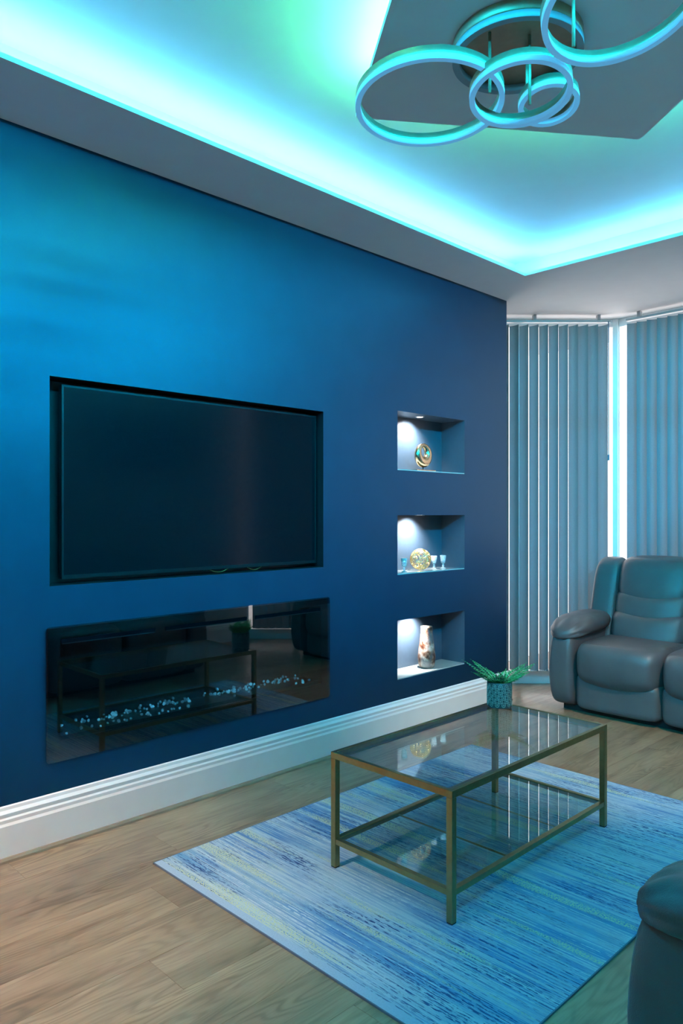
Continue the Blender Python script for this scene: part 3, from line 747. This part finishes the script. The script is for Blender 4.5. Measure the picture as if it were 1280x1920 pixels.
for deg, L, lift, curl in ((178, 0.180, 0.74, 0.07), (200, 0.150, 0.74, 0.12), (156, 0.150, 0.92, 0.12), (0, 0.175, 0.66, 0.06), (20, 0.150, 0.74, 0.10), (-18, 0.140, 0.62, 0.12), (168, 0.12, 0.55, 0.12), (8, 0.12, 0.45, 0.08),
                           (215, 0.08, 0.6, 0.2), (-40, 0.075, 0.6, 0.15), (120, 0.09, 0.8, 0.1), (60, 0.09, 0.7, 0.1), (250, 0.06, 0.8, 0.2)):
    frond(viewdir(deg), L, lift, curl)
bm = bmesh.new()
for k in range(110):
    an = rnd.random()*6.28; r = 0.045*math.sqrt(rnd.random()); p = Vector((r*math.cos(an), r*math.sin(an), 0.106+rnd.random()*0.058*(1-r/0.07)))
    d = Vector((math.cos(an+rnd.uniform(-1, 1)), math.sin(an), rnd.uniform(0.1, 0.9)))
    leaf(bm, p, d, rnd.uniform(0.012, 0.020), 0.010, Vector((0.1, 0, 1)).normalized())
for k in range(10):
    an = k*0.63; tube(bm, [(0.01*math.cos(an), 0.01*math.sin(an), 0.10), (0.03*math.cos(an), 0.03*math.sin(an), 0.14)], 0.0012, 4)
o = obj('small_leaves', bm, 'fern_dark', root); o['kind'] = 'stuff'

# ------------------------------------------------------------------ reclining sofas
def make_sofa(nseat, loc, rz, label):
    AW = 0.165; SW = 0.575; W = 2*AW+nseat*SW
    root = empty('recliner_sofa', loc, rz, label, 'sofa', None)
    lean = 0.27
    obj('underframe', nb(0.05, W-0.05, 0.09, 0.80, 0.0, 0.07), 'leather_dark', root)  # black base that also stands in for the shade under the sofa
    for sg in (0, 1):
        def X(x): return x if sg == 0 else W-x
        def arm_d(q_, p):
            z_ = (p.z-0.05)/0.5
            y = p.y-0.030*math.sin(PI*max(0, min(1, z_*0.9+0.1)))*max(0, -q_[1])
            out = -1 if sg == 0 else 1
            x = p.x+out*0.016*math.sin(PI*max(0, min(1, z_)))*(1 if q_[0]*out > 0 else 0)
            return (x, y, p.z)
        obj('arm_panel', puff((AW+0.012, 0.86, 0.55), (X(AW/2), 0.43, 0.300), (7, 6, 8), 14, arm_d), 'leather', root, True)
        def pad_d(q_, p):
            f_ = max(0.0, -q_[1])
            z = p.z-0.055*f_**2.2+0.020*max(0, q_[1])
            n_ = noise.noise(Vector((p.x*22, p.y*9, p.z*22)))
            wr = 0.016*math.sin((math.atan2(q_[2], q_[0]))*9+3*n_)*max(0, (f_-0.45))*1.5*(1-f_*0.45)
            return (p.x+q_[0]*wr, p.y, z+q_[2]*wr+0.003*n_)
        obj('arm_pad', puff((0.270, 0.60, 0.145), (X(0.083), 0.275, 0.574), (2.6, 3.0, 2.6), 26, pad_d), 'leather', root, True)
        def wing_d(q_, p): return (p.x, p.y+(p.z-0.45)*lean, p.z)
        obj('back_wing', puff((0.195, 0.23, 0.78), (X(0.115), 0.565, 0.635), (5, 4, 6), 12, wing_d), 'leather', root, True)
    for k in range(nseat):
        cx = AW+SW*(k+0.5)
        def seat_d(q_, p):
            f_ = max(0, -q_[1]); z = p.z+0.012*(1-q_[0]**2)*max(0, q_[2])
            z -= 0.034*(1-q_[0]**2)*max(0, -q_[2])          # lower seam sags in the middle
            y = p.y-0.022*(1-q_[0]**2)*f_-0.02*f_*math.cos(q_[2]*1.3)
            return (p.x, y, z)
        s_ = obj('seat_cushion', puff((SW+0.008, 0.72, 0.265), (cx, 0.352, 0.352), (9, 5.5, 4.5), 18, seat_d), 'leather', root, True)
        bm = bmesh.new()
        for xx in (-0.13, 0.13):
            tube(bm, [(cx+xx, 0.10, 0.4735), (cx+xx, 0.06, 0.466), (cx+xx, 0.022, 0.445), (cx+xx, 0.003, 0.41), (cx+xx, -0.003, 0.36), (cx+xx, 0.004, 0.31)], 0.0014, 5)
        obj('seam', bm, 'seam', s_, True)
        def foot_d(q_, p):
            z = p.z-0.034*(1-q_[0]**2)*max(0, q_[2]); y = p.y-0.010*(1-q_[0]**2)*max(0, -q_[1])
            return (p.x, y, z)
        obj('footrest_panel', puff((SW+0.004, 0.32, 0.245), (cx, 0.168, 0.155), (10, 7, 7), 14, foot_d), 'leather', root, True)
        for j, (zc, hh2, dep, yo) in enumerate(((0.885, 0.300, 0.230, 0.0), (0.718, 0.200, 0.225, -0.012), (0.570, 0.230, 0.26, -0.026))):
            def bk(q_, p, j=j):
                z = p.z-0.042*(1-q_[0]**2)*(1 if j else max(0, -q_[2]))+(0.010*(1-q_[0]**2) if j == 0 and q_[2] > 0 else 0)
                if j == 1 or j == 2: z += 0.0
                bul = -0.035*(1-q_[0]**2)*max(0, -q_[1])
                return (p.x*1.0+(cx-p.x)*0.02, p.y+(z-0.45)*lean+bul, z)
            wj = SW-0.03 if nseat > 1 else SW
            obj('back_cushion', puff((wj, dep, hh2), (cx+(0.012 if k == 0 else (-0.012 if k == nseat-1 else 0)), 0.565+yo, zc), (6, 3.4, 4.2), 16, bk), 'leather', root, True)
    obj('back_shell', puff((W-0.10, 0.15, 0.80), (W/2, 0.70, 0.52), (8, 5, 6), 10, lambda q_, p: (p.x, p.y+(p.z-0.45)*0.12, p.z)), 'leather', root, True)
    return root
make_sofa(3, (0.350, 4.62, 0), 0, 'grey leather recliner sofa standing in front of the window blinds')
make_sofa(3, (2.315, 3.575, 0), -PI/2, 'dark grey leather recliner sofa at the lower right corner, only its near armrest in view')

# ------------------------------------------------------------------ ceiling lamp
LC = Vector((1.668, 2.092, ZC))
root = empty('ring_ceiling_lamp', LC, 0, 'ceiling lamp of five white and copper rings on a round copper plate', 'lamp')
bm = bmesh.new(); lathe(bm, [(0.203, 0.0), (0.206, -0.004), (0.206, -0.034), (0.203, -0.037)], 64); obj('ceiling_plate', bm, 'ring_gold', root, True)
for p in root.children[0].data.polygons:
    if len(p.vertices) > 4: p.use_smooth = False
def ring(bm, R, hgt, th, n=72):
    # outer / inner skins metal (0), top metal, bottom diffuser (1)
    prof = [(R, -hgt/2), (R, hgt/2), (R-th, hgt/2), (R-th, -hgt/2)]
    rr = [[bm.verts.new((r_*math.cos(2*PI*k/n), r_*math.sin(2*PI*k/n), z_)) for k in range(n)] for r_, z_ in prof]
    for i in range(4):
        for k in range(n):
            f = bm.faces.new((rr[i][k], rr[i][(k+1) % n], rr[(i+1) % 4][(k+1) % n], rr[(i+1) % 4][k]))
            f.material_index = 0; f.smooth = i in (0, 2)
    bmesh.ops.recalc_face_normals(bm, faces=bm.faces[:])
def lamp_ring(c, R, tilt_dir, tilt, hgt=0.034, th=0.014, rods=()):
    bm = bmesh.new(); ring(bm, R, hgt, th)
    o = obj('lamp_ring', bm, 'ring_gold', root); o.location = Vector(c)-LC
    o.rotation_euler = Matrix.Rotation(tilt, 4, Vector((math.cos(tilt_dir), math.sin(tilt_dir), 0))).to_euler()
    bm = bmesh.new(); ring(bm, R+0.0010, 0.018, th+0.0020)
    for v_ in bm.verts: v_.co.z -= hgt/2-0.002
    obj('diffuser', bm, 'glow_diffuser', o)
    for (x, y, zt_, zb_) in rods:
        bm = bmesh.new(); tube(bm, [(x-LC.x, y-LC.y, zt_-LC.z), (x-LC.x, y-LC.y, zb_-LC.z)], 0.005, 10)
        obj('rod', bm, 'ring_gold', root, True)
# ring close under the plate
bm = bmesh.new(); ring(bm, 0.207, 0.022, 0.022); o = obj('lamp_ring', bm, 'diffuser', root); o.location = (0, 0, -0.050)
cd = math.radians(45.4)
lamp_ring((1.52, 1.825, 2.645), 0.230, cd, -0.05, rods=((1.66, 1.95, 2.85, 2.66),))
lamp_ring((1.775, 1.94, 2.62), 0.150, cd, -0.12, rods=((1.74, 2.05, 2.85, 2.63),))
lamp_ring((1.744, 2.157, 2.685), 0.095, cd, -0.2, rods=((1.70, 2.10, 2.85, 2.69),))
lamp_ring((2.135, 1.835, 2.66), 0.200, cd+0.5, -0.18, rods=((1.955, 1.925, 2.884, 2.66),))

# ------------------------------------------------------------------ picture on the opposite wall (seen in the television)
root = empty('wall_picture', (XR-0.002, 3.72, 1.77), 0, 'dark canvas of reeds on the wall opposite, seen only mirrored in the television', 'picture')
obj('canvas', nb(-0.03, -0.022, -0.62, 0.62, 0, 0.57), 'picture', root)
obj('stretcher', nb(-0.022, 0.0, -0.615, 0.615, 0.005, 0.565), 'black', root)
